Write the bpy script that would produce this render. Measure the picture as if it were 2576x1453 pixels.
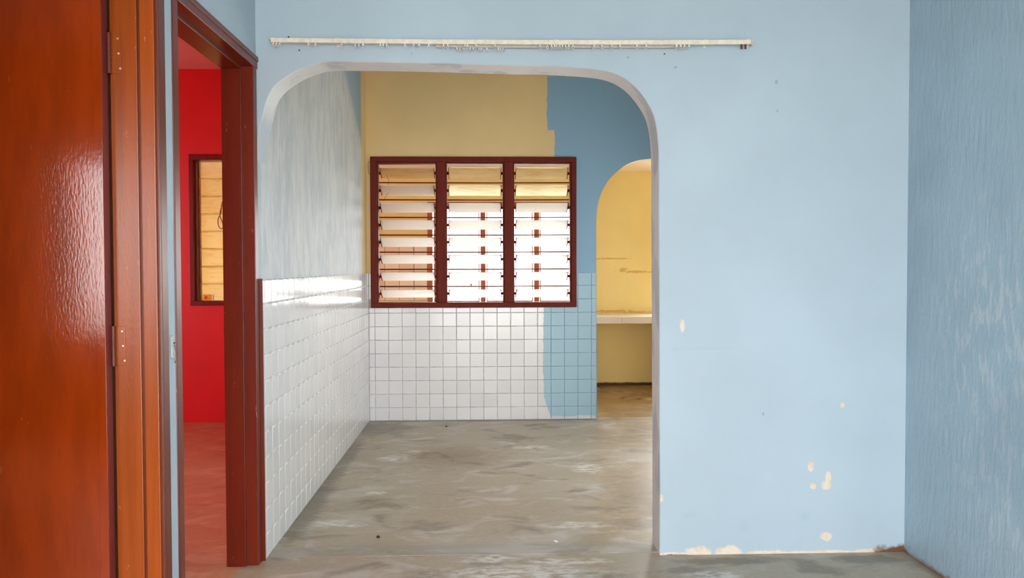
import bpy, bmesh, math, random
from mathutils import Matrix, Vector
random.seed(7)
sc = bpy.context.scene
for o in list(bpy.data.objects):
    bpy.data.objects.remove(o)
COL = sc.collection

# ------------------------------------------------------------------ camera
FPX, YAW, PITCH, ROLL, EYE = 2067.5, .0328, .0276, .0026, 1.2291
IMW, IMH = 2576.0, 1453.0


def ray(u, v):
    c, s = math.cos(ROLL), math.sin(ROLL)
    u, v = c * u - s * v, s * u + c * v
    x, y, z = u / FPX, 1.0, -v / FPX
    c, s = math.cos(PITCH), math.sin(PITCH)
    y, z = c * y + s * z, -s * y + c * z
    c, s = math.cos(YAW), math.sin(YAW)
    x, y = c * x + s * y, -s * x + c * y
    return Vector((x, y, z))


fwd = ray(0, 0).normalized()
right = (ray(FPX, 0) - ray(0, 0)).normalized()
up = (ray(0, -FPX) - ray(0, 0)).normalized()
cam = bpy.data.cameras.new('camera')
cam.sensor_width = 36.0
cam.lens = FPX / IMW * 36.0
cam.clip_start = .05
camo = bpy.data.objects.new('camera', cam)
COL.objects.link(camo)
camo.matrix_world = Matrix(((right.x, up.x, -fwd.x, 0), (right.y, up.y, -fwd.y, 0),
                            (right.z, up.z, -fwd.z, EYE), (0, 0, 0, 1)))
sc.camera = camo

# ------------------------------------------------------------------ sky and exposure
world = bpy.data.worlds.new('overcast_sky')
sc.world = world
world.use_nodes = True
bg = world.node_tree.nodes['Background']
bg.inputs[0].default_value = (.95, .98, 1.0, 1)
bg.inputs[1].default_value = 1.0
world.cycles.sampling_method = 'NONE'
sc.view_settings.view_transform = 'Standard'
sc.view_settings.look = 'None'
sc.view_settings.gamma = 1
sc.view_settings.use_curve_mapping = False
sc.view_settings.exposure = 3.9
sc.cycles.diffuse_bounces = 7
sc.cycles.glossy_bounces = 4
sc.cycles.max_bounces = 12
sc.cycles.use_adaptive_sampling = True
sc.cycles.adaptive_threshold = .03


H90 = math.pi / 2

# ------------------------------------------------------------------ key dimensions (metres)
XL, XR = -.94, 1.795          # hall side walls
YF, YFB = 3.44, 3.60          # arch wall front and back
YB, YP, YBB = 6.56, 6.575, 6.69   # tile face, plaster face, back of the back wall
YK = 8.42                     # kitchen far wall
XT = -.924                    # face of the tiles on the left wall
ZC = 2.775                    # ceiling
TILE = .108
ZT = 1.176                    # top of the tiling


# ------------------------------------------------------------------ mesh helpers
class MB:
    def __init__(self):
        self.v, self.f, self.m = [], [], []

    def box(self, x0, x1, y0, y1, z0, z1, mi=0):
        n = len(self.v)
        self.v += [(x0, y0, z0), (x1, y0, z0), (x1, y1, z0), (x0, y1, z0),
                   (x0, y0, z1), (x1, y0, z1), (x1, y1, z1), (x0, y1, z1)]
        self.f += [tuple(n + i for i in q) for q in
                   ((0, 3, 2, 1), (4, 5, 6, 7), (0, 1, 5, 4), (1, 2, 6, 5), (2, 3, 7, 6), (3, 0, 4, 7))]
        self.m += [mi] * 6
        return self

    def prism_y(self, pts, y0, y1, m_front=0, m_side=0, m_back=0, side_fn=None):
        """outline in (x, z), extruded along y"""
        n, k = len(self.v), len(pts)
        self.v += [(x, y0, z) for x, z in pts] + [(x, y1, z) for x, z in pts]
        self.f.append(tuple(range(n, n + k)))
        self.m.append(m_front)
        self.f.append(tuple(range(n + 2 * k - 1, n + k - 1, -1)))
        self.m.append(m_back)
        for i in range(k):
            j = (i + 1) % k
            self.f.append((n + i, n + k + i, n + k + j, n + j))
            self.m.append(side_fn(i) if side_fn else m_side)
        return self

    def tube(self, pts, r, seg=8, cap=True, mi=0):
        pts = [Vector(p) for p in pts]
        rs = r if isinstance(r, (list, tuple)) else [r] * len(pts)
        base = len(self.v)
        ref = None
        for i, p in enumerate(pts):
            d = (pts[min(i + 1, len(pts) - 1)] - pts[max(i - 1, 0)]).normalized()
            a = ref if ref else (Vector((0, 0, 1)) if abs(d.z) < .9 else Vector((1, 0, 0)))
            a = (a - d * a.dot(d)).normalized()
            ref = a
            b = d.cross(a)
            for k in range(seg):
                t = 2 * math.pi * k / seg
                q = p + (a * math.cos(t) + b * math.sin(t)) * rs[i]
                self.v.append(tuple(q))
        for i in range(len(pts) - 1):
            for k in range(seg):
                a0, a1 = base + i * seg + k, base + i * seg + (k + 1) % seg
                self.f.append((a0, a1, a1 + seg, a0 + seg))
                self.m.append(mi)
        if cap:
            self.f.append(tuple(base + k for k in range(seg - 1, -1, -1)))
            e = base + (len(pts) - 1) * seg
            self.f.append(tuple(e + k for k in range(seg)))
            self.m += [mi, mi]
        return self

    def mesh(self, name, mats, smooth=False):
        me = bpy.data.meshes.new(name)
        me.from_pydata(self.v, [], self.f)
        for mt in (mats if isinstance(mats, (list, tuple)) else [mats]):
            me.materials.append(mt)
        for p, mi in zip(me.polygons, self.m):
            p.material_index = mi
        bm = bmesh.new()
        bm.from_mesh(me)
        bmesh.ops.recalc_face_normals(bm, faces=bm.faces)
        bm.to_mesh(me)
        bm.free()
        if smooth:
            me.polygons.foreach_set('use_smooth', [True] * len(me.polygons))
        return me

    def build(self, name, mats, parent=None, bevel=0, smooth=False, seg=2):
        return link(name, self.mesh(name, mats, smooth), parent, bevel, seg)


def link(name, me, parent=None, bevel=0, seg=2):
    o = bpy.data.objects.new(name, me)
    COL.objects.link(o)
    if parent:
        o.parent = parent
    if bevel:
        b = o.modifiers.new('bevel', 'BEVEL')
        b.width, b.segments, b.limit_method = bevel, seg, 'ANGLE'
        b.angle_limit = math.radians(50)
    return o


def empty(name, loc=(0, 0, 0)):
    o = bpy.data.objects.new(name, None)
    o.empty_display_size = .1
    o.location = loc
    COL.objects.link(o)
    return o


def tag(o, label=None, cat=None, group=None, kind=None):
    if label:
        o['label'] = label
    if cat:
        o['category'] = cat
    if group:
        o['group'] = group
    if kind:
        o['kind'] = kind
    return o


def struct(o, label, cat):
    return tag(o, label, cat, kind='structure')


def wall_rects(mb, a0, a1, z0, z1, holes, put, mi=0):
    """tile a rectangle with boxes leaving rectangular holes; put(a0,a1,z0,z1)"""
    xs = sorted({a0, a1} | {h[0] for h in holes} | {h[1] for h in holes})
    for i in range(len(xs) - 1):
        c = (xs[i] + xs[i + 1]) / 2
        hs = sorted([(h[2], h[3]) for h in holes if h[0] < c < h[1]])
        z = z0
        for b, t in hs:
            if b > z + 1e-6:
                put(xs[i], xs[i + 1], z, b)
            z = t
        if z < z1 - 1e-6:
            put(xs[i], xs[i + 1], z, z1)


# ------------------------------------------------------------------ materials
def lin(r, g, b):
    f = lambda c: (c / 255 / 12.92) if c <= 10 else ((c / 255 + .055) / 1.055) ** 2.4
    return (f(r), f(g), f(b), 1)


class Mat:
    def __init__(self, name):
        self.mat = bpy.data.materials.new(name)
        self.mat.use_nodes = True
        self.nt = self.mat.node_tree
        self.n, self.l = self.nt.nodes, self.nt.links
        self.bsdf = self.n['Principled BSDF']
        self.out = self.n['Material Output']
        self._pos = None

    def pos(self):
        if not self._pos:
            self._pos = self.n.new('ShaderNodeNewGeometry').outputs['Position']
        return self._pos

    def inp(self, sock, val):
        if isinstance(val, bpy.types.NodeSocket):
            self.l.new(val, sock)
        else:
            sock.default_value = val

    def math(self, op, a, b=0., clamp=False):
        nd = self.n.new('ShaderNodeMath')
        nd.operation, nd.use_clamp = op, clamp
        self.inp(nd.inputs[0], a)
        self.inp(nd.inputs[1], b)
        return nd.outputs[0]

    def xyz(self):
        s = self.n.new('ShaderNodeSeparateXYZ')
        self.l.new(self.pos(), s.inputs[0])
        return s.outputs

    def noise(self, scale=(1, 1, 1), detail=3., rough=.55, off=(0, 0, 0), vec=None, dist=0.):
        mp = self.n.new('ShaderNodeMapping')
        self.l.new(vec or self.pos(), mp.inputs[0])
        mp.inputs['Scale'].default_value = scale if isinstance(scale, tuple) else (scale,) * 3
        mp.inputs['Location'].default_value = off
        nz = self.n.new('ShaderNodeTexNoise')
        nz.inputs['Scale'].default_value = 1
        nz.inputs['Detail'].default_value = min(detail, 3.)
        nz.inputs['Roughness'].default_value = rough
        nz.inputs['Distortion'].default_value = dist
        self.l.new(mp.outputs[0], nz.inputs['Vector'])
        return nz.outputs['Fac']

    def ramp(self, x, lo, hi, a=0., b=1.):
        m = self.n.new('ShaderNodeMapRange')
        m.interpolation_type = 'SMOOTHSTEP'
        self.inp(m.inputs[0], x)
        m.inputs[1].default_value, m.inputs[2].default_value = lo, hi
        m.inputs[3].default_value, m.inputs[4].default_value = a, b
        return m.outputs[0]

    def mix(self, fac, a, b):
        m = self.n.new('ShaderNodeMix')
        m.data_type = 'RGBA'
        self.inp(m.inputs[0], fac)
        self.inp(m.inputs[6], a)
        self.inp(m.inputs[7], b)
        return m.outputs[2]

    def mixf(self, fac, a, b):
        m = self.n.new('ShaderNodeMix')
        m.data_type = 'FLOAT'
        self.inp(m.inputs[0], fac)
        self.inp(m.inputs[2], a)
        self.inp(m.inputs[3], b)
        return m.outputs[0]

    def bump(self, h, strength=.2, dist=.01):
        b = self.n.new('ShaderNodeBump')
        b.inputs['Strength'].default_value = strength
        b.inputs['Distance'].default_value = dist
        self.l.new(h, b.inputs['Height'])
        self.l.new(b.outputs[0], self.bsdf.inputs['Normal'])

    def blobs(self, lst, wob, wobble=.6, soft=.25):
        """lst: (cx,cy,cz,rx,ry,rz); union of wobbly ellipsoids"""
        tot = None
        for cx, cy, cz, rx, ry, rz in lst:
            a = self.n.new('ShaderNodeVectorMath')
            a.operation = 'SUBTRACT'
            self.l.new(self.pos(), a.inputs[0])
            a.inputs[1].default_value = (cx, cy, cz)
            d = self.n.new('ShaderNodeVectorMath')
            d.operation = 'DIVIDE'
            self.l.new(a.outputs[0], d.inputs[0])
            d.inputs[1].default_value = (rx, ry, rz)
            ln = self.n.new('ShaderNodeVectorMath')
            ln.operation = 'LENGTH'
            self.l.new(d.outputs[0], ln.inputs[0])
            x = self.math('ADD', ln.outputs['Value'], self.math('MULTIPLY', self.math('SUBTRACT', wob, .5), wobble * 2))
            f = self.ramp(x, 1 + soft, 1 - soft)
            tot = f if tot is None else self.math('MAXIMUM', tot, f)
        return tot

    def set(self, col=None, rough=None, spec=None):
        if col is not None:
            self.inp(self.bsdf.inputs['Base Color'], col)
        if rough is not None:
            self.inp(self.bsdf.inputs['Roughness'], rough)
        if spec is not None:
            self.bsdf.inputs['Specular IOR Level'].default_value = spec
        return self.mat


def shade(m, col, k):
    return tuple(min(1, c * k) for c in col[:3]) + (1,)


def paint(name, col, var=.06, rough=.55, spec=.35, bump=.12, scale=9):
    m = Mat(name)
    n1 = m.noise(1.7, 5)
    c = m.mix(m.ramp(n1, .3, .7), shade(m, col, 1 - var), shade(m, col, 1 + var))
    h = m.math('ADD', m.noise(scale, 4), m.math('MULTIPLY', m.noise(scale * 12, 3), .15))
    m.bump(h, bump, .01)
    return m, c


BLUE = lin(173, 189, 199)
CREAM = lin(222, 194, 142)
PEEL = lin(222, 208, 192)

# blue arch wall of the hall, with flaked spots
m, c = paint('blue_wall_paint', BLUE, .035)
wob = m.noise(24, 4)
spots = [(.832, YF, .978, .010, .1, .026), (1.456, YF, .290, .022, .1, .018), (1.462, YF, .318, .012, .1, .030),
         (1.387, YF, .372, .013, .1, .020), (1.396, YF, .288, .015, .1, .013), (1.458, YF, .072, .024, .1, .020),
         (1.522, YF, .632, .010, .1, .012), (.744, YF, .245, .008, .1, .016),
         (.90, YF, .004, .055, .1, .032), (1.04, YF, .004, .06, .1, .03), (1.20, YF, .0, .12, .1, .013),
         (1.42, YF, .0, .16, .1, .012), (1.66, YF, .0, .12, .1, .016), (.80, YF, .0, .09, .1, .012)]
mask = m.blobs(spots, wob, .55, .2)
c = m.mix(mask, c, m.mix(m.ramp(m.noise(40), .4, .75), PEEL, lin(216, 190, 160)))
dirt = m.blobs([(1.77, YF, .0, .10, .1, .028), (.80, YF, -.01, .1, .1, .012)], wob, .7, .3)
c = m.mix(dirt, c, lin(105, 70, 48))
specks = m.blobs([(1.228, YF, 2.00, .006, .1, .009), (1.232, YF, 1.88, .004, .1, .006), (.80, YF, 2.06, .006, .1, .006), (.60, YF, 2.10, .007, .1, .005),
                  (1.18, YF, .60, .005, .1, .008), (-.30, YF, 2.11, .003, .1, .006)], wob, .5, .3)
c = m.mix(m.math('MULTIPLY', specks, .35), c, lin(90, 100, 108))
scuff = m.math('MULTIPLY', m.blobs([(.94, YF, .880, .09, .1, .006), (.80, YF, .876, .02, .1, .01),
                                    (.86, YF, .17, .03, .1, .01), (1.1, YF, .12, .02, .1, .03), (1.36, YF, .155, .02, .1, .02)], wob, .8, .5), .07)
c = m.mix(scuff, c, lin(120, 140, 150))
M_BLUE = m.set(c, .5, .35)

# bare plaster / primer inside the arch
m, c = paint('white_primer', lin(226, 225, 224), .05, bump=.25)
c = m.mix(m.ramp(m.noise((6, 6, 3), 5), .52, .62), c, lin(200, 203, 210))
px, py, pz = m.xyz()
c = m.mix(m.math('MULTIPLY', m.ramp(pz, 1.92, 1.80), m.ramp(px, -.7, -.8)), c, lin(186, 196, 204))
M_PRIMER = m.set(c, .6, .3)

# left wall: blue in the hall, scraped white in the alcove, blue then cream by the corner
m, c = paint('left_wall_paint', BLUE, .035)
px, py, pz = m.xyz()
streak = m.noise((1, 12, 4.5), 6, .6)
streak2 = m.noise((1, 60, 7.0), 5, .6, off=(3, 1, 2))
wht = m.mix(m.ramp(m.math('ADD', m.math('MULTIPLY', streak, .6), m.math('MULTIPLY', m.noise((1, 3.2, 1.6), 3, off=(2, 2, 7)), .4)), .36, .62), lin(176, 185, 192), lin(201, 205, 207))
wht = m.mix(m.math('MULTIPLY', m.ramp(streak2, .52, .66), .35), wht, lin(224, 224, 220))
wht = m.mix(m.math('MULTIPLY', m.ramp(m.noise((1, 70, 9), 5, .65, off=(9, 4, 1)), .6, .68), .35), wht, lin(140, 152, 160))
wn = m.math('MULTIPLY', m.math('SUBTRACT', m.noise(6, 4), .5), .12)
in_alc = m.ramp(m.math('ADD', py, wn), YF + .03, YF + .07)
c = m.mix(in_alc, c, wht)
# slanted end of the scraped area, blue above it
edge = m.math('SUBTRACT', m.math('ADD', py, m.math('MULTIPLY', wn, .6)),
              m.math('ADD', m.math('MULTIPLY', m.math('SUBTRACT', 2.55, pz), 1.9), 5.64))
c = m.mix(m.math('MULTIPLY', m.ramp(edge, -.12, .08), m.ramp(pz, 2.1, 2.25)), c, lin(150, 176, 192))
c = m.mix(m.ramp(m.math('ADD', py, m.math('MULTIPLY', wn, .3)), 6.30, 6.36), c, CREAM)
m.bump(m.math('ADD', m.math('MULTIPLY', streak2, .8), m.noise(14, 4)), .18, .01)
M_LEFT = m.set(c, .55, .35)

# right wall: blue, streaky lifted paint with a gloss
m, c = paint('right_wall_paint', lin(160, 184, 198), .05)
st = m.noise((1, 34, 11), 6, .6, off=(2, 5, 1))
zone = m.blobs([(XR, 2.86, 1.02, 1, .34, .42), (XR, 2.7, .5, 1, .3, .3)], m.noise((1, 7, 3), 3), .6, .6)
c = m.mix(m.math('MULTIPLY', m.ramp(st, .5, .62), m.math('MULTIPLY', zone, .4)), c, lin(205, 212, 214))
c = m.mix(m.math('MULTIPLY', m.ramp(m.noise((1, 2, 1.4), 4, off=(1, 8, 5)), .5, .68), .28), c, lin(120, 142, 162))
px, py, pz = m.xyz()
dirt = m.ramp(m.math('ADD', pz, m.math('MULTIPLY', m.noise(22, 4), .04)), .045, .02)
c = m.mix(dirt, c, lin(120, 84, 60))
m.bump(m.math('ADD', st, m.math('MULTIPLY', m.noise((1, 40, 8), 4), .4)), .3, .015)
M_RIGHT = m.set(c, .38, .45)

# back wall of the alcove: cream with a blue painted part
m, c = paint('cream_and_blue_paint', CREAM, .05)
px, py, pz = m.xyz()
wx = m.math('ADD', px, m.math('MULTIPLY', m.math('SUBTRACT', m.noise(13, 3), .5), .03))
wz = m.math('ADD', pz, m.math('MULTIPLY', m.math('SUBTRACT', m.noise(13, 3, off=(5, 5, 5)), .5), .02))
hi = m.ramp(wz, 2.308, 2.318)
bl = m.math('ADD', m.math('MULTIPLY', m.ramp(wx, .496, .504), hi),
            m.math('MULTIPLY', m.ramp(wx, .553, .561), m.math('SUBTRACT', 1., hi)), clamp=True)
bl = m.math('MULTIPLY', bl, m.ramp(wz, 2.745, 2.735))
c = m.mix(bl, c, lin(136, 172, 198))
M_BACK = m.set(c, .55, .35)

M_CREAMP = (lambda t: t[0].set(t[1], .6, .3))(paint('cream_paint', lin(226, 205, 165), .04))
M_CEIL = (lambda t: t[0].set(t[1], .7, .2))(paint('white_ceiling', lin(214, 214, 210), .03))
M_KCEIL = (lambda t: t[0].set(t[1], .7, .2))(paint('kitchen_ceiling', lin(236, 226, 206), .03))
M_PLAIN = (lambda t: t[0].set(t[1], .7, .2))(paint('outer_render', lin(205, 200, 190), .05))
M_BLUEIN = (lambda t: t[0].set(t[1], .55, .3))(paint('plain_blue_paint', BLUE, .04))
M_RED = (lambda t: t[0].set(t[1], .45, .4))(paint('red_wall_paint', lin(214, 22, 28), .04, bump=.06))
M_ROSE = (lambda t: t[0].set(t[1], .6, .3))(paint('bedroom_brown_paint', lin(128, 84, 62), .04))
M_REDC = (lambda t: t[0].set(t[1], .7, .2))(paint('red_bounce_ceiling', lin(226, 150, 142), .03))  # red light bounced off the walls is put into this tint

# kitchen yellow with rusty marks
m, c = paint('kitchen_yellow_paint', lin(234, 218, 152), .04)
wob = m.noise((30, 1, 40), 5, .65)
st = m.blobs([(1.30, YK, 1.305, .17, .2, .008), (1.55, YK, 1.17, .14, .2, .012), (1.42, YK, 1.19, .04, .2, .018),
              (1.25, YK, .765, .25, .2, .012), (1.5, YK, .755, .3, .2, .008)], wob, 1.6, .35)
c = m.mix(m.math('MULTIPLY', st, .5), c, lin(176, 122, 42))
px, py, pz = m.xyz()
c = m.mix(m.ramp(m.math('ADD', pz, m.math('MULTIPLY', m.noise(20, 4), .02)), .045, .03), c, lin(84, 58, 30))  # shadow line along the wall foot, painted in dark brown
M_YELLOW = m.set(c, .5, .35)

# cement floors
def cement(name, base, dark, light, brown, extra=None, rough=(.34, .55)):
    m = Mat(name)
    big = m.noise(1.3, 6, .6, dist=.6)
    mid = m.noise((3.2, 5.5, 1), 6, .65, off=(2, 7, 0), dist=.8)
    fine = m.noise(38, 4, .6)
    c = m.mix(m.ramp(big, .32, .68), brown, base)
    c = m.mix(m.math('MULTIPLY', m.ramp(mid, .5, .7), .6), c, light)
    c = m.mix(m.math('MULTIPLY', m.ramp(m.noise((2.6, 4.2, 1), 6, .65, off=(11, 3, 0), dist=.5), .52, .7), .75), c, dark)
    c = m.mix(m.math('MULTIPLY', m.ramp(fine, .45, .75), .18), c, light)
    if extra:
        c = extra(m, c, mid)
    m.bump(m.math('ADD', mid, m.math('MULTIPLY', fine, .25)), .1, .01)
    return m.set(c, m.ramp(big, .3, .7, rough[0], rough[1]), .4)


def hall_extra(m, c, mid):
    w = m.noise((14, 22, 1), 5, .65)
    white = m.blobs([(.13, 3.24, 0, .30, .10, 1), (.02, 3.43, 0, .10, .05, 1), (.34, 3.38, 0, .16, .035, 1), (.43, 3.86, 0, .14, .05, 1),
                     (-.74, 3.93, 0, .09, .05, 1), (-.62, 3.9, 0, .05, .025, 1), (-.57, 5.27, 0, .11, .09, 1), (.62, 4.95, 0, .08, .12, 1),
                     (-.6, 4.45, 0, .05, .04, 1), (-.45, 5.45, 0, .08, .05, 1), (.3, 5.55, 0, .12, .05, 1), (.9, 3.2, 0, .1, .05, 1)], w, .9, .5)
    c = m.mix(m.math('MULTIPLY', m.math('MULTIPLY', white, m.ramp(m.noise((16, 34, 1), 3), .36, .6)), .8), c, lin(222, 219, 214))
    grime = m.blobs([(-.80, 6.25, 0, .2, .28, 1), (-.90, 5.2, 0, .06, .7, 1), (-.90, 4.2, 0, .07, .6, 1), (1.6, 3.36, 0, .16, .05, 1),
                     (1.0, 3.36, 0, .2, .04, 1), (.0, 6.53, 0, 1.2, .035, 1)], w, .8, .5)
    c = m.mix(m.math('MULTIPLY', grime, .6), c, lin(92, 88, 76))
    rust = m.blobs([(1.78, 3.42, 0, .05, .06, 1), (1.79, 3.2, 0, .03, .25, 1), (.86, 4.4, 0, .2, .5, 1), (-.2, 5.3, 0, .3, .3, 1)], w, .8, .6)
    c = m.mix(m.math('MULTIPLY', rust, .45), c, lin(128, 98, 68))
    return c


M_FLOOR = cement('cement_floor', lin(176, 165, 148), lin(122, 110, 94), lin(200, 196, 188), lin(158, 142, 116), hall_extra)
M_THRESH = cement('smooth_cement', lin(166, 160, 150), lin(120, 112, 104), lin(186, 182, 176), lin(150, 140, 126))


def red_bounce(m, c, mid):
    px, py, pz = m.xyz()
    f = m.ramp(m.math('ADD', py, m.math('MULTIPLY', m.noise((4, 7, 1), 5), 1.2)), 3.6, 7.2, .0, .7)  # painted red bounce light, stronger towards the back wall
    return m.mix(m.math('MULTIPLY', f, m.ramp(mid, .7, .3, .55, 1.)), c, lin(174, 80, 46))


M_FLOOR_RED = cement('bounce_tinted_cement', lin(188, 150, 118), lin(150, 92, 66), lin(212, 178, 150), lin(178, 128, 96), red_bounce, (.3, .45))
M_FLOOR_K = cement('kitchen_cement', lin(158, 136, 100), lin(92, 70, 40), lin(184, 168, 136), lin(126, 96, 54), None, (.25, .4))
M_GROUND = (lambda t: t[0].set(t[1], .9, .1))(paint('yard_concrete', lin(212, 210, 204), .06))

# brown gloss paint on woodwork
def gloss(name, col, wear, rough=.3, grain=(20, 20, 1.5), peel=.12, amt=.35, spec=.45):
    m = Mat(name)
    g = m.noise(grain, 6, .6)
    c = m.mix(m.ramp(g, .3, .7), shade(m, col, .86), shade(m, col, 1.12))
    chip = m.math('MULTIPLY', m.ramp(m.noise((55, 55, 14), 5, .7, off=(3, 3, 8)), .69, .73), amt)
    c = m.mix(chip, c, wear)
    m.bump(m.noise((170, 170, 55), 2), peel, .003)
    return m.set(c, rough, spec)


M_FRAME = gloss('brown_frame_paint', lin(104, 32, 12), lin(190, 150, 120), .32, peel=.08, spec=.35)
M_FRAME2 = gloss('orange_brown_frame_paint', lin(148, 66, 10), lin(206, 160, 120), .26, (30, 30, 1.5), .12)
M_LEAF = gloss('door_leaf_paint', lin(138, 48, 6), lin(200, 150, 110), .10, (14, 14, 3), .06, .15)
M_EDGE = gloss('maroon_edge_paint', lin(118, 44, 46), lin(150, 110, 100), .35)
M_WIN = gloss('window_brown_paint', lin(100, 28, 14), lin(170, 120, 100), .6, spec=.2)
M_WINR = gloss('window_maroon_paint', lin(112, 18, 20), lin(170, 90, 80), .3)
M_WOOD = gloss('kitchen_window_wood', lin(170, 96, 50), lin(210, 150, 100), .45)
M_HINGE = gloss('painted_hinge', lin(104, 44, 22), lin(120, 60, 40), .3)

# glazed tiles (blue paint rolled over the right-hand ones)
m = Mat('white_glazed_tile')
inf = m.n.new('ShaderNodeObjectInfo')
c = m.mix(inf.outputs['Random'], lin(214, 214, 214), lin(222, 221, 220))
M_TILE_L = m.set(c, .12, .5)
m.bump(m.noise(13, 2), .05, .01)
m = Mat('white_tile_part_painted_blue')
inf = m.n.new('ShaderNodeObjectInfo')
c = m.mix(inf.outputs['Random'], lin(213, 210, 211), lin(222, 219, 218))
px, py, pz = m.xyz()
wx = m.math('ADD', px, m.math('MULTIPLY', m.math('SUBTRACT', m.noise((9, 9, 9), 5, .65), .5), .05))
low = m.math('ADD', pz, m.math('MULTIPLY', m.math('SUBTRACT', m.noise((12, 1, 12), 4, off=(4, 2, 1)), .5), .03))
wx = m.math('SUBTRACT', wx, m.ramp(pz, .2, .02, 0., .05))
f = m.math('MULTIPLY', m.ramp(wx, .462, .468), m.ramp(low, .022, .03))
c = m.mix(f, c, lin(160, 190, 206))
m.bump(m.math('ADD', m.noise(9, 2), m.math('MULTIPLY', f, m.noise(40, 4))), .06, .01)
M_TILE_B = m.set(c, m.mixf(f, .13, .42), .5)
m = Mat('grout')
px, py, pz = m.xyz()
c = m.mix(m.ramp(m.noise(16, 4), .4, .7), lin(190, 184, 176), lin(158, 148, 138))
wx = m.ramp(px, .46, .47)
c = m.mix(wx, c, lin(132, 160, 174))
M_GROUT = m.set(c, .8, .2)
m = Mat('pale_grout')
M_GROUTL = m.set(m.mix(m.ramp(m.noise(16, 3), .4, .7), lin(206, 204, 200), lin(180, 176, 170)), .6, .3)
m = Mat('kitchen_tile')
inf = m.n.new('ShaderNodeObjectInfo')
c = m.mix(inf.outputs['Random'], lin(226, 208, 178), lin(238, 224, 198))
M_KTILE = m.set(c, .2, .5)
M_COUNTER = (lambda t: t[0].set(t[1], .35, .45))(paint('counter_white', lin(224, 222, 216), .05))

# louvre glass
def frosted(name, tint, tr, rough, grime=.35, grime_col=None):
    m = Mat(name)
    m.bsdf.inputs['Transmission Weight'].default_value = 1
    m.bsdf.inputs['IOR'].default_value = 1.3
    dirt = m.ramp(m.noise((8, 40, 40), 5, .65), .5, .66)
    m.set(m.mix(m.math('MULTIPLY', dirt, grime), tint, grime_col or shade(m, tint, .75)), rough, .5)
    m.bump(m.noise((45, 45, 45), 3), .25, .004)
    t = m.n.new('ShaderNodeBsdfTranslucent')
    t.inputs[0].default_value = tint
    x = m.n.new('ShaderNodeMixShader')
    x.inputs[0].default_value = tr
    m.l.new(m.bsdf.outputs[0], x.inputs[1])
    m.l.new(t.outputs[0], x.inputs[2])
    m.l.new(x.outputs[0], m.out.inputs[0])
    return m.mat


M_GLASS = frosted('frosted_louvre_glass', (.97, .97, .95, 1), .75, .4)
M_GLASSD = frosted('dusty_louvre_glass', lin(238, 230, 196), .2, .28, .7, lin(212, 172, 96))
m = Mat('clear_pane')
t = m.n.new('ShaderNodeBsdfTransparent')
g = m.n.new('ShaderNodeBsdfGlossy')
g.inputs['Roughness'].default_value = .03
fr = m.n.new('ShaderNodeFresnel')
x = m.n.new('ShaderNodeMixShader')
m.l.new(fr.outputs[0], x.inputs[0])
m.l.new(t.outputs[0], x.inputs[1])
m.l.new(g.outputs[0], x.inputs[2])
m.l.new(x.outputs[0], m.out.inputs[0])
M_PANE = m.mat


def plain(name, col, rough=.4, metal=0., spec=.4):
    m = Mat(name)
    n = m.noise(60, 3)
    m.set(m.mix(m.ramp(n, .3, .7), shade(m, col, .9), shade(m, col, 1.08)), rough, spec)
    m.bsdf.inputs['Metallic'].default_value = metal
    return m.mat


M_RAIL = plain('cream_plastic_rail', lin(226, 214, 196), .35)
M_RAIL2 = plain('grey_plastic_rail', lin(190, 182, 172), .4)
M_GLIDER = plain('translucent_nylon', lin(206, 206, 200), .4)
M_RUST = plain('rusty_metal', lin(96, 52, 34), .6)
M_STEEL = plain('dull_steel', lin(150, 146, 140), .35, .8)
M_SCREW = plain('bright_screw', lin(222, 196, 170), .25, .4)
M_BAR = plain('brown_security_bar', lin(104, 44, 30), .4)
M_CORD = plain('tan_cord', lin(176, 124, 84), .8)
M_WIRE = plain('dark_wire', lin(92, 60, 36), .7)
M_PACK = plain('yellow_packet', lin(240, 178, 18), .4)
M_PACKR = plain('red_print', lin(200, 70, 20), .4)
M_PAPER = plain('white_paper', lin(245, 243, 240), .7)
M_STONE = plain('dark_grit', lin(70, 62, 50), .9)
M_HOOKP = plain('old_plastic', lin(186, 188, 186), .4)
M_TWIG = plain('dry_straw', lin(130, 92, 40), .9)
M_LEAFDRY = plain('dry_leaf', lin(110, 50, 36), .8)

# ------------------------------------------------------------------ the setting
# floors
fl = MB().box(-1.0, 2.0, -1.8, 6.62, -.1, 0).build('floor', M_FLOOR)
struct(fl, 'worn grey-brown cement floor of the hall and alcove', 'floor')
MB().box(XT, .739, 3.478, 3.604, -.02, .0015).build('threshold', M_THRESH, fl, .001)
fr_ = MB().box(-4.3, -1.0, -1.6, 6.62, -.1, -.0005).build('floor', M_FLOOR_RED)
struct(fr_, 'reddish cement floor with red wall bounce painted in, seen through the red-room doorway', 'floor')
fk = MB().box(-3.7, 2.8, 6.62, 8.54, -.1, -.0005).build('floor', M_FLOOR_K)
struct(fk, 'dark brown cement floor of the kitchen beyond the second arch', 'floor')
gr = MB().box(-30, 30, -30, 30, -.3, -.14).build('ground', M_GROUND)
struct(gr, 'pale concrete yard outside the house', 'ground')
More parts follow.
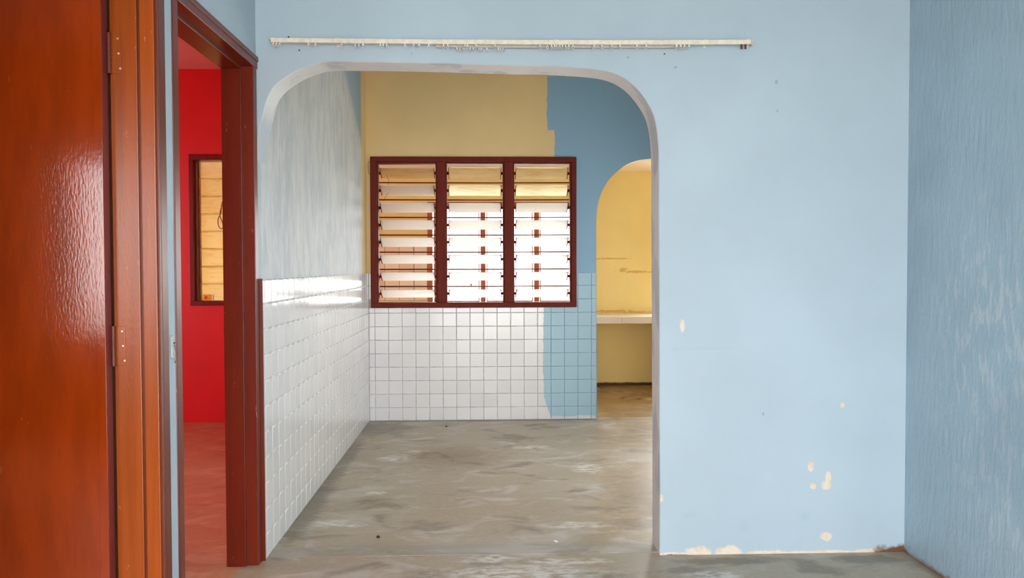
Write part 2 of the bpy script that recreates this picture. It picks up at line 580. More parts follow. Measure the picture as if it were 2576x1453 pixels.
# ceilings
struct(MB().box(-1.0, 2.12, -1.8, 6.69, ZC, ZC + .12).build('ceiling', M_CEIL), 'white ceiling over the hall and alcove', 'ceiling')
struct(MB().box(-4.3, -1.0, -1.7, 6.69, ZC + .004, ZC + .12).build('ceiling', M_REDC), 'ceiling of the red room with red wall bounce put into its pinkish colour', 'ceiling')
kc = MB()
kc.v = [(-3.7, 6.66, 2.78), (2.8, 6.66, 2.78), (2.8, 8.56, 2.155), (-3.7, 8.56, 2.155),
        (-3.7, 6.66, 2.90), (2.8, 6.66, 2.90), (2.8, 8.56, 2.275), (-3.7, 8.56, 2.275)]
kc.f = [(0, 3, 2, 1), (4, 5, 6, 7), (0, 1, 5, 4), (1, 2, 6, 5), (2, 3, 7, 6), (3, 0, 4, 7)]
kc.m = [0] * 6
struct(kc.build('ceiling', M_KCEIL), 'sloping cream ceiling of the kitchen beyond the second arch', 'ceiling')

# arch wall
ARCH = [(-.945, 1.60), (-.9405, 1.66), (-.9365, 1.73), (-.928, 1.79), (-.911, 1.858), (-.897, 1.911), (-.876, 1.957), (-.838, 1.995), (-.779, 2.033), (-.717, 2.058),
        (-.654, 2.073), (-.529, 2.074), (-.319, 2.072), (-.109, 2.068), (.132, 2.062), (.235, 2.062), (.372, 2.056),
        (.486, 2.046), (.555, 2.028), (.615, 1.992), (.661, 1.942), (.698, 1.883), (.716, 1.828), (.726, 1.755),
        (.730, 1.664), (.731, 1.45), (.733, 1.176), (.735, .9), (.736, .672), (.738, .35), (.739, -.02)]


def smooth_line(pts, n=4):
    out = []
    P = [Vector(p) for p in pts]
    for i in range(len(P) - 1):
        p0, p1, p2, p3 = P[max(i - 1, 0)], P[i], P[i + 1], P[min(i + 2, len(P) - 1)]
        for k in range(n):
            t = k / n
            q = .5 * ((2 * p1) + (p2 - p0) * t + (2 * p0 - 5 * p1 + 4 * p2 - p3) * t * t + (3 * p1 - p0 - 3 * p2 + p3) * t ** 3)
            out.append(tuple(q))
    out.append(tuple(P[-1]))
    return out


arch = smooth_line(ARCH, 3)
# left limb tucks into the left wall
outline = arch + [(2.0, -.02), (2.0, ZC + .02), (-1.0, ZC + .02), (-1.0, 1.60)]
na = len(arch)
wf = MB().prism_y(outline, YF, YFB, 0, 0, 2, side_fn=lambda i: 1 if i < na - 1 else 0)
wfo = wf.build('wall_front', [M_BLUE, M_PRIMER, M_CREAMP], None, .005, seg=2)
struct(wfo, 'light blue wall with a wide rounded arch and flaked paint spots', 'wall')

# left wall with two doorways
D1 = (2.523, 3.435)      # doorway to the red room (frame outside)
D2 = (1.480, 2.438)      # doorway to the front bedroom
ZD = 2.087
wl = MB()
holes = [(D1[0] + .012, D1[1] - .012, -.1, ZD - .012), (D2[0] + .012, D2[1] - .012, -.1, ZD - .012)]
wall_rects(wl, -1.8, 6.62, -.1, ZC + .02, holes, lambda a, b, z0, z1: wl.box(-1.055, XL, a, b, z0, z1))
wlo = wl.build('wall_left', M_LEFT)
struct(wlo, 'blue left wall turning to scraped whitish plaster inside the alcove', 'wall')
# red-room skin on the far side of that wall
wl2 = MB()
wall_rects(wl2, 2.54, 6.62, -.1, ZC + .02, [holes[0]], lambda a, b, z0, z1: wl2.box(-1.062, -1.0552, a, b, z0, z1))
struct(wl2.build('wall_red_right', M_RED), 'red inner face of the wall beside the red-room doorway', 'wall')

# right wall, front (street side) wall of the hall
struct(MB().box(XR, XR + .12, -1.8, YF + .05, -.1, ZC + .02).build('wall_right', M_RIGHT), 'streaky blue wall along the right of the hall', 'wall')
ws = MB()
wall_rects(ws, -1.0, XR + .1, -.1, ZC + .02, [(-.86, 1.70, -.1, 2.1)],
           lambda a, b, z0, z1: ws.box(a, b, -1.72, -1.6, z0, z1))
struct(ws.build('wall_street', M_BLUEIN), 'blue street-side wall of the hall behind the viewer', 'wall')
wa = MB()
wall_rects(wa, YF + .02, 6.69, -.1, ZC + .02, [(4.35, 5.35, .9, 1.8)], lambda a, b, z0, z1: wa.box(2.0, 2.12, a, b, z0, z1))
struct(wa.build('wall_alcove_right', M_BLUEIN), 'blue side wall of the alcove hidden behind the arch pier', 'wall')

# back wall: window hole and the second arch
W1 = (-.905, .731, .902, 2.098)
wb = MB()
wall_rects(wb, -1.0, .745, -.1, ZC + .02, [(W1[0] + .01, W1[1] - .01, W1[2] + .01, W1[3] - .01)],
           lambda a, b, z0, z1: wb.box(a, b, YP, YBB, z0, z1))
A2 = [(.899, -.1), (.897, .5), (.894, 1.0), (.893, 1.4), (.893, 1.575), (.903, 1.708), (.937, 1.822), (.993, 1.917),
      (1.06, 1.984), (1.137, 2.041), (1.236, 2.076), (1.347, 2.088)]
half = smooth_line(A2[3:], 3)
ar2 = A2[:3] + half + [(2.694 - x, z) for x, z in reversed(half[:-1])] + [(1.80, -.1)]
pts = [(.745, -.1)] + ar2 + [(2.12, -.1), (2.12, ZC + .02), (.745, ZC + .02)]
n2 = len(ar2)
wb.prism_y(pts, YP, YBB, 0, 0, 2, side_fn=lambda i: 1 if 1 <= i < n2 else 0)
wbo = wb.build('wall_back', [M_BACK, M_CREAMP, M_CREAMP])
struct(wbo, 'alcove back wall, cream and blue above white tiling, pierced by a smaller arch', 'wall')

# red room
W3 = (-2.321, -1.45, .927, 2.114)
wr = MB()
wall_rects(wr, -4.3, -1.0, -.1, ZC + .02, [(W3[0] + .01, W3[1] - .01, W3[2] + .01, W3[3] - .01)],
           lambda a, b, z0, z1: wr.box(a, b, YB, YBB - .001, z0, z1))
struct(wr.build('wall_red_back', M_RED), 'bright red wall with a louvred window seen through the doorway', 'wall')
wr = MB()
wall_rects(wr, -1.7, 6.6, -.1, ZC + .02, [(3.7, 5.0, .9, 2.1), (-.1, .55, .75, 2.1)], lambda a, b, z0, z1: wr.box(-4.32, -4.2, a, b, z0, z1))  # unseen openings added to bring daylight into the side rooms
struct(wr.build('wall_red_left', M_RED), 'red outer wall of the red room out of view', 'wall')
struct(MB().box(-4.3, -1.056, 2.50, 2.54, -.1, ZC + .02).build('wall_red_front', M_RED), 'red partition face between the two side rooms', 'wall')
struct(MB().box(-4.3, -1.056, 2.44, 2.4995, -.1, ZC + .02).build('wall_bedroom_back', M_ROSE), 'brown partition behind the open brown door', 'wall')
wr = MB()
wall_rects(wr, -4.3, -1.0, -.1, ZC + .02, [(-3.0, -2.3, .75, 2.0)], lambda a, b, z0, z1: wr.box(a, b, -1.62, -1.5, z0, z1))
struct(wr.build('wall_bedroom_front', M_ROSE), 'brown street-side wall of the front bedroom', 'wall')

# kitchen
W2 = (-.585, 1.062, .80, 1.885)
wk = MB()
wall_rects(wk, -3.7, 2.8, -.1, 2.3, [(1.86, 2.44, -.1, 2.0), (W2[0] + .01, W2[1] - .01, W2[2] + .01, W2[3] - .01)],  # first hole is an unseen doorway added for more daylight
           lambda a, b, z0, z1: wk.box(a, b, YK, YK + .12, z0, z1))
wko = wk.build('wall_far', M_YELLOW)
struct(wko, 'yellow kitchen wall with rusty marks beyond the second arch', 'wall')
wk = MB()
wall_rects(wk, 6.66, 8.54, -.1, 2.95, [(7.15, 8.05, .8, 2.0)], lambda a, b, z0, z1: wk.box(-3.72, -3.6, a, b, z0, z1))  # unseen opening added to light the left part of the kitchen
struct(wk.build('wall_kitchen_left', M_CREAMP), 'cream end wall of the kitchen on the left', 'wall')
wk = MB()
wk.box(2.7, 2.82, 6.66, 8.54, -.1, 2.95)
struct(wk.build('wall_kitchen_right', M_CREAMP), 'cream end wall of the kitchen on the right', 'wall')
struct(MB().box(2.0, 2.8, 6.57, 6.69, -.1, 2.95).build('wall_kitchen_front', M_CREAMP), 'short cream return wall of the kitchen', 'wall')
struct(MB().box(-3.7, 2.12, 6.60, 6.69, ZC + .02, 2.95).build('trim_1', M_PLAIN), 'strip of wall above the alcove ceiling', 'wall')

# ------------------------------------------------------------------ tiles
tile_cache = {}


def tile_mesh(w, h, mat, t=.009, bev=.004):
    key = (round(w, 3), round(h, 3), mat.name)
    if key in tile_cache:
        return tile_cache[key]
    b = MB()
    for (dx, y) in ((0, 0), (0, -t * .55), (bev * .45, -t * .88), (bev, -t)):
        for sx, sz in ((-1, -1), (1, -1), (1, 1), (-1, 1)):
            b.v.append((sx * (w / 2 - dx), y, sz * (h / 2 - dx)))
    for r in range(3):
        for k in range(4):
            b.f.append((r * 4 + k, r * 4 + (k + 1) % 4, r * 4 + 4 + (k + 1) % 4, r * 4 + 4 + k))
    b.f.append((12, 13, 14, 15))
    b.m = [0] * len(b.f)
    me = b.mesh('tile', mat)
    for i, p in enumerate(me.polygons):
        p.use_smooth = i < 12
    tile_cache[key] = me
    return me


ROWS = [0.] + [.103 + TILE * i for i in range(10)] + [ZT]
GAP = .0022

# back wall tiling
gb = MB()
gb.box(XT - .003, .8925, YB + .0025, YP + .002, 0, W1[2])
gb.box(W1[1], .8925, YB + .0025, YP + .002, W1[2], ZT - .002)
gb.box(XT - .003, W1[0], YB + .0025, YP + .002, W1[2], ZT - .002)
gb.build('grout_bed', M_GROUT, wbo)
cols = [XT] + [-.8773 + TILE * i for i in range(17)] + [.892]
for i in range(len(cols) - 1):
    for j in range(len(ROWS) - 1):
        x0, x1, z0, z1 = cols[i], cols[i + 1], ROWS[j], ROWS[j + 1]
        if x1 > W1[0] + .003 and x0 < W1[1] - .003 and z1 > W1[2]:
            if z0 >= W1[2] - .005:
                if x0 < W1[0] - .004:
                    x1 = W1[0]
                elif x1 > W1[1] + .004:
                    x0 = W1[1]
                else:
                    continue
            elif x0 > W1[0] and x1 < W1[1]:
                z1 = W1[2]
            else:
                z1 = W1[2]
        w, h = x1 - x0 - GAP, z1 - z0 - GAP
        if w < .006 or h < .006:
            continue
        o = link('tile', tile_mesh(w, h, M_TILE_B), wbo)
        o.location = ((x0 + x1) / 2, YB + .009 + random.uniform(-.0006, .0006), (z0 + z1) / 2)
        o.rotation_euler = (random.gauss(0, .006), 0, random.gauss(0, .006))

# left wall tiling
gb = MB().box(XL - .002, XT - .0025, YF + .006, YP, 0, ZT - .002)
gb.build('grout_bed', M_GROUTL, wlo)
cols = [3.447] + [3.4757 + TILE * i for i in range(29)] + [6.556]
far = MB()
for i in range(len(cols) - 1):
    for j in range(len(ROWS) - 1):
        y0, y1, z0, z1 = cols[i], cols[i + 1], ROWS[j], ROWS[j + 1]
        w, h = y1 - y0 - GAP, z1 - z0 - GAP
        if w < .005:
            continue
        loc = Vector((XT - .009 + random.uniform(-.0002, .0002), (y0 + y1) / 2, (z0 + z1) / 2))
        rx, rz = random.gauss(0, .0025), random.gauss(0, .004)
        me = tile_mesh(w, h, M_TILE_L)
        if i < 27:
            o = link('tile', me, wlo)
            o.location = loc
            o.rotation_euler = (rx, 0, H90 + rz)
        else:
            mw = Matrix.Translation(loc) @ Matrix.Rotation(H90 + rz, 4, 'Z') @ Matrix.Rotation(rx, 4, 'X')
            n = len(far.v)
            far.v += [tuple(mw @ v.co) for v in me.vertices]
            far.f += [tuple(n + k for k in p.vertices) for p in me.polygons]
            far.m += [0] * len(me.polygons)
tag(far.build('tile_remainder', M_TILE_L, wlo), kind='stuff')
struct(MB().box(XL - .004, XT + .002, YF - .002, YF + .007, 0, ZT + .004).build('trim_2', M_FRAME, None, .002),
       'narrow brown painted edge where the tiling meets the doorway', 'trim')

# kitchen splashback tiles
gb = MB().box(-1.65, -.59, YK - .004, YK + .001, .88, 1.472)
gb.build('grout_bed', M_GROUT, wko)
for i in range(7):
    for j in range(4):
        x1 = -.578 - .1475 * i
        w = .1475 if i else .135
        z0 = .882 + .1475 * j
        o = link('tile', tile_mesh(.1475 - .004 if i else .128, .1435, M_KTILE), wko)
        o.location = (x1 - .074 if i else -.655, YK - .002, z0 + .074)

# ------------------------------------------------------------------ door frames
def door_frame(root, y0, y1, zt, mat, face_x, back_x, jw, stop):
    """frame in a wall running along Y; stop = (x0,x1) of the thicker stop section"""
    def jamb(ya, yb, inner):
        b = MB()
        b.box(back_x, face_x, min(ya, yb), max(ya, yb), -.02, zt)
        j = b.build('jamb', mat, root, .003)
        s = MB()
        e0, e1 = (yb - .001, yb + .011) if inner > 0 else (yb - .011, yb + .001)
        s.box(stop[0], stop[1], e0, e1, -.02, zt - jw - .011)
        s.build('door_stop', mat, j, .002)
        return j
    a = jamb(y0, y0 + jw, 1)
    b = jamb(y1, y1 - jw, -1)
    hd = MB().box(back_x, face_x + .004, y0 - .002, y1 + .002, zt - jw, zt + .002).build('head', mat, root, .003)
    MB().box(stop[0], stop[1], y0 + jw, y1 - jw, zt - jw - .011, zt - jw + .001).build('door_stop', mat, hd, .002)
    MB().box(face_x + .002, face_x + .0075, y0 - .003, y1 + .003, zt - .016, zt + .003).build('head_bead', mat, hd, .0015)
    return a, b


d1 = empty('door_1', (0, 0, 0))
struct(d1, 'dark brown doorway frame opening onto the red room', 'door frame')
j1, j2 = door_frame(d1, D1[0], D1[1], ZD, M_FRAME, -.936, -1.066, .046, (-1.064, -.984))

d2 = empty('door_2', (0, 0, 0))
struct(d2, 'glossy orange-brown door standing open in its frame at the left', 'door')
k1, k2 = door_frame(d2, D2[0], D2[1], ZD + .02, M_FRAME2, -.934, -1.058, .052, (-.9745, -.9345))
MB().box(-1.0575, -.9825, D2[1] - .0625, D2[1] - .051, -.02, ZD - .045).build('jamb_lining', M_FRAME2, k2, .002)
MB().box(-.9835, -.9735, D2[1] - .0535, D2[1] - .0515, -.02, ZD - .045).build('groove_shade', M_HINGE, k2)  # strip at the bottom of the gap, its shade put into darker paint
# dark face strip on the hall side of the far jamb
MB().box(-.935, -.927, D2[1] - .046, D2[1] + .001, -.005, ZD + .02).build('casing', M_FRAME, d2, .002)
MB().box(-.935, -.9275, D2[1] - .055, D2[1] - .0475, -.005, ZD + .02).build('casing_bead', M_HINGE, d2, .001)

# door leaf, swung open square to the wall
LX, LY0, LY1 = -1.062, 2.334, 2.372
leaf = MB().box(LX - .81, LX, LY0, LY1, .006, ZD - .03).build('leaf', [M_LEAF], d2, .002)
MB().box(LX - .012, LX + .0008, LY0 + .003, LY1 - .003, .007, ZD - .031).build('leaf_edge', M_EDGE, leaf)
MB().box(LX - .026, LX - .0005, LY0 - .0012, LY0 + .002, .007, ZD - .031).build('edge_lipping', M_LEAF, leaf, .001)
# hinges
for zc in (1.832, 1.005, .22):
    h = MB()
    jy = D2[1] - .0625
    h.box(-1.0565, -1.026, jy - .0022, jy + .001, zc - .056, zc + .056)
    ho = h.build('hinge', M_FRAME2, d2, .0008)
    kn = MB()
    kn.tube([(-1.0565, jy - .007, zc - .056), (-1.0565, jy - .007, zc + .056)], .0062, 12)
    for q in (-.056, -.034, -.012, .012, .034, .056):
        kn.tube([(-1.0565, jy - .007, zc + q - .001), (-1.0565, jy - .007, zc + q + .001)], .0069, 12)
    kn.build('knuckle', M_HINGE, ho, smooth=False)
    for dz, dx in ((.042, -1.034), (.0, -1.032), (-.042, -1.028)):
        s = MB().tube([(dx, jy - .0038, zc + dz), (dx, jy - .0015, zc + dz)], [.0026, .0038], 10)
        s.build('screw', M_SCREW, ho)

# ------------------------------------------------------------------ windows
def member(root, name, x0, x1, y0, y1, z0, z1, mat, bev=.004):
    return MB().box(x0, x1, y0, y1, z0, z1).build(name, mat, root, bev)


w1 = empty('window_1', (0, 0, 0))
struct(w1, 'brown framed three-bay louvred window in the alcove back wall', 'window')
fy0, fy1 = 6.547, 6.672
member(w1, 'head', W1[0], W1[1], fy0, fy1, 2.058, W1[3], M_WIN)
member(w1, 'sill', W1[0], W1[1], fy0 - .004, fy1, W1[2], .942, M_WIN)
member(w1, 'jamb', W1[0], -.856, fy0, fy1, .94, 2.06, M_WIN)
member(w1, 'jamb', .692, W1[1], fy0, fy1, .94, 2.06, M_WIN)
member(w1, 'mullion', -.380, -.312, fy0, fy1, .94, 2.06, M_WIN, .006)
member(w1, 'mullion', .154, .226, fy0, fy1, .94, 2.06, M_WIN, .006)
BAYS = [(-.856, -.380), (-.312, .154), (.226, .692)]
for bi, (a, b) in enumerate(BAYS):
    member(w1, 'head_stop', a, b, fy0 + .03, fy1 - .02, 2.046, 2.059, M_WIN, .002)
    member(w1, 'louvre_channel', a, a + .010, fy0 + .022, fy1 - .03, .942, 2.046, M_WIN, .001)
    member(w1, 'louvre_channel', b - .010, b, fy0 + .022, fy1 - .03, .942, 2.046, M_WIN, .001)
    bl_me = MB().box(-(b - a) / 2 + .021, (b - a) / 2 - .021, -.074, .074, -.0025, .0025).mesh('louvre_blade', M_GLASS)
    bl_me2 = bl_me.copy()
    bl_me2.materials[0] = M_GLASSD
    hw = (b - a) / 2
    clips = []
    for s in (-1, 1):
        c = MB()
        e = sorted((s * (hw - .0255), s * (hw - .0215)))
        c.box(e[0], e[1], -.070, .066, -.009, .009)
        e2 = sorted((s * (hw - .034), s * (hw - .0215)))
        c.box(e2[0], e2[1], -.070, -.060, .003, .006)
        e3 = sorted((s * (hw - .0215), s * (hw - .008)))
        c.box(e3[0], e3[1], -.012, .012, -.006, .006)
        clips.append(c.mesh('blade_clip', M_WIN))
    for k in range(8):
        z = 2.008 - .1380 * k - .0315
        tilt = math.radians(-26 - (5 if bi and k < 2 else 0) + random.uniform(-1.2, 1.2))
        o = link('louvre_blade', bl_me2 if (k == 0 or (k == 1 and bi)) else bl_me, w1, .001, 1)
        o.location = ((a + b) / 2, 6.640, z)
        o.rotation_euler = (tilt, 0, 0)
        for cm in clips:
            link('blade_clip', cm, o)
for z in (1.911, 1.772, 1.629, 1.486, 1.347, 1.207, 1.067):
    MB().tube([(W1[0] + .006, 6.732, z), (0, 6.732, z - .002), (W1[1] - .006, 6.732, z)], .0052, 8).build('security_bar', M_BAR, w1, smooth=True)
for x in (W1[0] + .002, W1[1] - .008):
    MB().box(x, x + .006, 6.68, 6.738, .96, 2.0).build('bar_holder', M_BAR, w1)

# kitchen window
w2 = empty('window_2', (0, 0, 0))
struct(w2, 'wooden casement window of the kitchen glowing white behind the louvres', 'window')
ky0, ky1 = YK - .012, YK + .10
member(w2, 'head', W2[0], W2[1], ky0, ky1, W2[3] - .05, W2[3], M_WOOD)
member(w2, 'sill', W2[0], W2[1], ky0 - .01, ky1, W2[2], W2[2] + .045, M_WOOD)
member(w2, 'jamb', W2[0], W2[0] + .05, ky0, ky1, W2[2] + .04, W2[3] - .045, M_WOOD)
member(w2, 'jamb', W2[1] - .05, W2[1], ky0, ky1, W2[2] + .04, W2[3] - .045, M_WOOD)
ML = (-.0195, .5305)
for x in ML:
    member(w2, 'mullion', x - .026, x + .026, ky0, ky1, W2[2] + .04, W2[3] - .045, M_WOOD)
edges = [W2[0] + .05, ML[0] - .026, ML[0] + .026, ML[1] - .026, ML[1] + .026, W2[1] - .05]
for i in range(3):
    a, b = edges[2 * i] + .010, edges[2 * i + 1] - .010
    z0, z1 = W2[2] + .055, W2[3] - .055
    s = MB()
    sw = .026 if i == 0 else .010
    s.box(a, a + sw, YK + .06, YK + .09, z0, z1).box(b - .010, b, YK + .06, YK + .09, z0, z1)
    s.box(a, b, YK + .06, YK + .09, z0, z0 + .02).box(a, b, YK + .06, YK + .09, z1 - .012, z1)
    so = s.build('sash', M_WOOD, w2)
    MB().box(a + .005, b - .005, YK + .073, YK + .077, z0 + .01, z1 - .008).build('pane', M_PANE, so)

# red room window
w3 = empty('window_3', (0, 0, 0))
struct(w3, 'maroon framed louvred window in the red wall through the doorway', 'window')
ry0, ry1 = 6.548, 6.70
member(w3, 'head', W3[0], W3[1], ry0, ry1, W3[3] - .045, W3[3], M_WINR)
member(w3, 'sill', W3[0], W3[1], ry0 - .004, ry1, W3[2], W3[2] + .036, M_WINR)
member(w3, 'jamb', W3[0], W3[0] + .032, ry0, ry1, W3[2] + .034, W3[3] - .043, M_WINR)
member(w3, 'jamb', W3[1] - .032, W3[1], ry0, ry1, W3[2] + .034, W3[3] - .043, M_WINR)
member(w3, 'inner_bead', W3[0] + .032, W3[0] + .042, ry0 + .04, ry0 + .10, W3[2] + .034, W3[3] - .043, M_WINR, .002)
member(w3, 'louvre_channel', W3[0] + .032, W3[0] + .046, ry0 + .10, ry1 - .01, W3[2] + .034, W3[3] - .043, M_WINR, .002)
member(w3, 'louvre_channel', W3[1] - .046, W3[1] - .032, ry0 + .10, ry1 - .01, W3[2] + .034, W3[3] - .043, M_WINR, .002)
bw = (W3[1] - W3[0]) / 2 - .048
bl_me = MB().box(-bw, bw, -.0025, .0025, -.0765, .0765).mesh('louvre_blade', M_GLASSD)
for k in range(8):
    o = link('louvre_blade', bl_me, w3, .001, 1)
    o.location = ((W3[0] + W3[1]) / 2, ry0 + .105, 2.072 - .070 - .1395 * k)
    o.rotation_euler = (math.radians(5.5), 0, 0)

# ------------------------------------------------------------------ kitchen counter
kcn = empty('kitchen_counter', (1.3, 8.1, 0))
tag(kcn, 'white concrete kitchen counter slab along the yellow wall beyond the second arch', 'counter')
def kb(b, name, mat, bev=.003):
    o = b.build(name, mat, kcn, bev)
    o.location = (-1.3, -8.1, 0)
    return o
kb(MB().box(-1.9, 1.82, 7.86, YK - .001, .680, .738), 'slab', M_COUNTER)
for i in range(12):
    x0 = 1.315 + .30 * (i - 10)
    kb(MB().box(x0 + .0015, x0 + .2985, 7.852, 7.8605, .676, .739), 'edge_tile', M_COUNTER, .002)
for x in (-1.86, .35, 1.72):
    kb(MB().box(x, x + .1, 7.98, YK - .001, -.005, .682), 'support', M_YELLOW)

# ------------------------------------------------------------------ curtain rail
rl = empty('curtain_rail', (.12, YF, 2.148))
tag(rl, 'cream plastic curtain rail with leftover gliders above the big arch', 'curtain rail')


def rz(x):
    t = (x + .866) / 1.978
    return 2.150 + .004 * t - .020 * t * (1 - t)


def railpart(b, name, mat, **k):
    o = b.build(name, mat, rl, **k)
    o.location = (-.12, -YF, -2.148)
    return o


def strip(x0, x1, y0, y1, dz0, dz1, n=10):
    b = MB()
    for i in range(n + 1):
        x = x0 + (x1 - x0) * i / n
        z = rz(x)
        b.v += [(x, y0, z + dz0), (x, y1, z + dz0), (x, y1, z + dz1), (x, y0, z + dz1)]
    for i in range(n):
        for k in range(4):
            b.f.append((4 * i + k, 4 * i + (k + 1) % 4, 4 * i + 4 + (k + 1) % 4, 4 * i + 4 + k))
    b.f += [(3, 2, 1, 0), tuple(4 * n + k for k in range(4))]
    b.m = [0] * len(b.f)
    return b


railpart(strip(-.866, 1.105, YF - .048, YF - .030, -.009, .010), 'front_track', M_RAIL, bevel=.002)
railpart(strip(-.20, .85, YF - .022, YF - .008, -.016, -.002), 'rear_track', M_RAIL2, bevel=.002)
for x in (-.865, -.60, .30, .92, 1.10):
    b = MB()
    z = rz(x)
    b.box(x - .010, x + .010, YF - .032, YF + .001, z + .004, z + .016)
    b.box(x - .008, x + .008, YF - .0045, YF + .001, z - .012, z + .020)
    railpart(b, 'bracket', M_RAIL, bevel=.0015)
b = MB()
z = rz(1.105)
b.box(1.104, 1.112, YF - .051, YF - .027, z - .014, z + .013)
railpart(b, 'end_cap', M_RAIL2, bevel=.002)
for x, c in ((1.083, M_RUST), (1.066, M_RUST)):
    b = MB().tube([(x, YF - .039, rz(x) - .008), (x, YF - .039, rz(x) - .026)], .0045, 8)
    railpart(b, 'end_stop', c)
g = MB()
g.box(-.0035, .0035, -.006, .006, -.012, .002)
ring = [(.0, .0045 * math.cos(t * math.pi / 4), -.0165 + .0065 * math.sin(t * math.pi / 4)) for t in range(9)]
g.tube([(p[1], p[0], p[2]) for p in ring], .0018, 5, cap=False)
g_me = g.mesh('glider', M_GLIDER)
for x in (-.856, -.843, -.83, -.714, -.689, -.582, -.524, -.511, -.495, -.425, -.412, -.397, -.323, -.289, -.267, -.227, -.167, -.149,
          -.113, -.098, -.088, -.078, -.069, -.057, -.046, -.034, -.023, -.011, .011, .044, .057, .069, .08, .231, .262, .275, .287, .298,
          .31, .321, .333, .348, .366, .451, .486, .524, .56, .632, .668, .794, .812, .829, .847):
    rear = -.113 <= x <= .08 and random.random() < .8
    o = link('glider', g_me, rl)
    o.location = (x - .12, (-.015 if rear else -.039), rz(x) - 2.148 - (.017 if rear else .010))
    o.rotation_euler = (0, random.uniform(-.15, .15), random.uniform(-.5, .5))
    o.scale = (.95, .95, .68)

# ------------------------------------------------------------------ small things
# old hook plate on the blue strip between the two doorways
hk = empty('wall_hook', (XL, 2.49, .99))
tag(hk, 'small oval hook plate with a bent wire on the blue strip between doorways', 'hook')
b = MB()
ov = []
for i in range(20):
    t = 2 * math.pi * i / 20
    zz = .026 * (1 if math.sin(t) > 0 else -1) + .010 * math.sin(t)
    ov.append((.010 * math.cos(t), zz))
n = len(ov)
b.v = [(0, y, z) for y, z in ov] + [(.006, y * .8, z * .96) for y, z in ov]
b.f = [tuple(range(n - 1, -1, -1)), tuple(range(n, 2 * n))] + [(i, (i + 1) % n, n + (i + 1) % n, n + i) for i in range(n)]
b.m = [0] * len(b.f)
b.build('plate', M_HOOKP, hk, .0015)
MB().tube([(.007, .003, .006), (.010, .003, -.012), (.010, -.001, -.03), (.008, .0, -.044), (.008, .008, -.049), (.008, .011, -.043)], .0012, 6).build('wire', M_STEEL, hk, smooth=True)
MB().tube([(.006, .002, .012), (.009, .002, .012)], .0028, 10).build('screw', M_RUST, hk)

# cord looped over the red-room louvres
cd = MB().tube(smooth_line([(-2.02, 6.60, 1.79), (-2.045, 6.575, 1.775), (-2.069, 6.56, 1.73), (-2.076, 6.555, 1.66), (-2.098, 6.555, 1.605), (-2.096, 6.555, 1.555),
                            (-2.077, 6.555, 1.531), (-2.060, 6.555, 1.545), (-2.066, 6.553, 1.585), (-2.082, 6.55, 1.635), (-2.070, 6.55, 1.70), (-2.05, 6.56, 1.72),
                            (-2.02, 6.57, 1.745), (-1.98, 6.60, 1.755)], 4), .0042, 6)
tag(cd.build('cord', M_CORD, smooth=True), 'tan cord hanging in a loop across the red-room louvres', 'cord')
# packet on that window's sill
pk = empty('packet', (-2.196, 6.60, .963))
tag(pk, 'small yellow packet standing on the red-room window sill', 'packet')
MB().box(-.040, .034, -.010, .010, 0, .048).build('carton', M_PACK, pk, .002)
MB().box(.030, .041, -.0106, .0106, .001, .047).build('white_flap', M_PAPER, pk, .001)
MB().box(-.026, -.006, -.0108, -.0098, .014, .034).build('print_mark', M_PACKR, pk)

# bent wire left of the alcove window, and straw caught in the louvres
cw = MB().tube(smooth_line([(-.912, 6.572, 2.065), (-.918, 6.558, 2.05), (-.920, 6.552, 2.02), (-.919, 6.552, 1.985), (-.914, 6.55, 1.965), (-.906, 6.546, 1.955)], 4), .0016, 5)
tag(cw.build('bent_wire', M_WIRE, smooth=True), 'thin bent wire beside the top left corner of the alcove window', 'wire')
for pts_, lab in (([(-.78, 6.585, 1.955), (-.768, 6.59, 1.93), (-.766, 6.60, 1.90), (-.768, 6.61, 1.88)], 'dry straw dangling under the top louvre of the left bay'),
                  ([(-.77, 6.60, 1.818), (-.785, 6.595, 1.79), (-.80, 6.60, 1.765), (-.81, 6.60, 1.755)], 'dry straw slanting under the second louvre of the left bay')):
    tag(MB().tube(smooth_line(pts_, 3), .0016, 5).build('straw', M_TWIG, smooth=True), lab, 'straw', 'bits of straw caught in the louvres')
lf = MB()
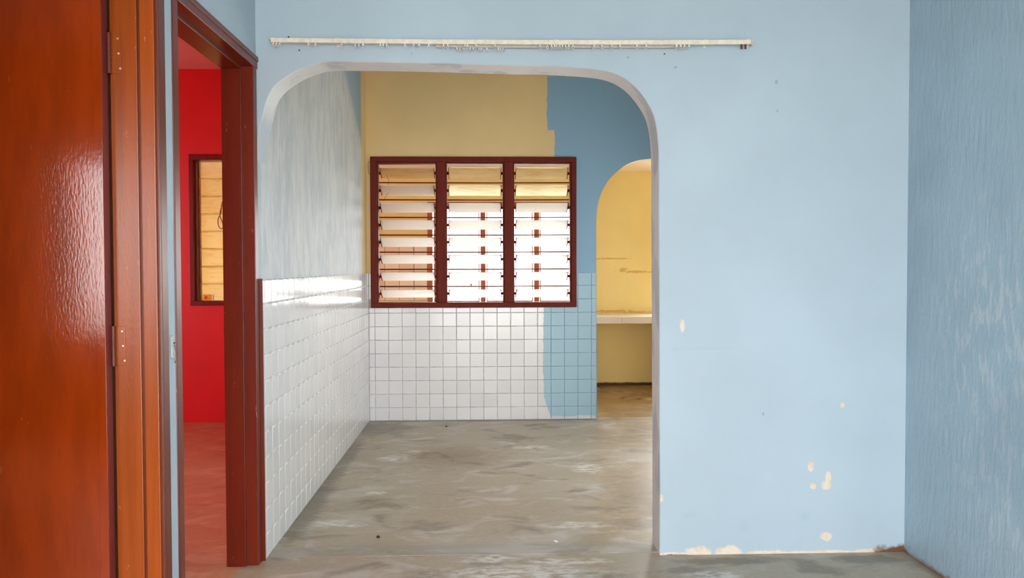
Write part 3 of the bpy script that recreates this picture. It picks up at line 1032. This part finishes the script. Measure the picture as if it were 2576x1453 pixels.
lf.v = [(0, 0, 0), (.009, .001, .004), (.006, .003, .018), (.0, .002, .026), (-.005, .003, .017), (-.006, .001, .005),
        (0, -.002, 0), (.009, -.001, .004), (.006, .001, .018), (.0, .0, .026), (-.005, .001, .017), (-.006, -.001, .005)]
lf.f = [(0, 1, 2, 3, 4, 5), (11, 10, 9, 8, 7, 6)] + [(i, (i + 1) % 6, 6 + (i + 1) % 6, 6 + i) for i in range(6)]
lf.m = [0] * 8
lf.tube([(0, 0, .002), (-.008, 0, -.012), (-.012, 0, -.026)], .0012, 5)
lo = lf.build('dry_leaf', M_LEAFDRY)
lo.location = (-.115, 6.732, 1.067 + .001)
tag(lo, 'dead leaf caught on the lowest security bar of the middle bay', 'leaf')

# scraps on the floor
pp = MB().box(-.007, .007, -.012, .012, 0, .002).build('paper_scrap', M_PAPER, None, .0005)
pp.location, pp.rotation_euler = (.312, 3.632, .0005), (0, 0, .3)
tag(pp, 'tiny white paper scrap on the cement floor inside the arch', 'paper')
for x, y, r, lab in ((-.489, 3.715, .0085, 'dark crumb of grit on the floor inside the arch, nearest the viewer'),
                     (-.300, 6.287, .007, 'dark crumb of grit on the floor near the tiled back wall')):
    bm = bmesh.new()
    bmesh.ops.create_icosphere(bm, subdivisions=2, radius=r)
    for v in bm.verts:
        v.co *= random.uniform(.8, 1.15)
        v.co.z *= .7
    me = bpy.data.meshes.new('grit')
    bm.to_mesh(me)
    bm.free()
    me.materials.append(M_STONE)
    o = link('grit', me)
    o.location = (x, y, r * .55)
    tag(o, lab, 'grit', 'crumbs of grit on the floor')
# nails left in the blue wall
for x, z, lab in ((-.803, 2.172, 'nail in the blue wall just above the left end of the rail'),
                  (-.760, 2.118, 'nail in the blue wall just below the left end of the rail'),
                  (.752, 2.112, 'nail in the blue wall below the right end of the rail')):
    b = MB().tube([(x, YF + .01, z), (x, YF - .006, z + .001), (x, YF - .008, z + .001)], [.0018, .0018, .0034], 7)
    tag(b.build('nail', M_RUST), lab, 'nail', 'nails left in the blue wall')
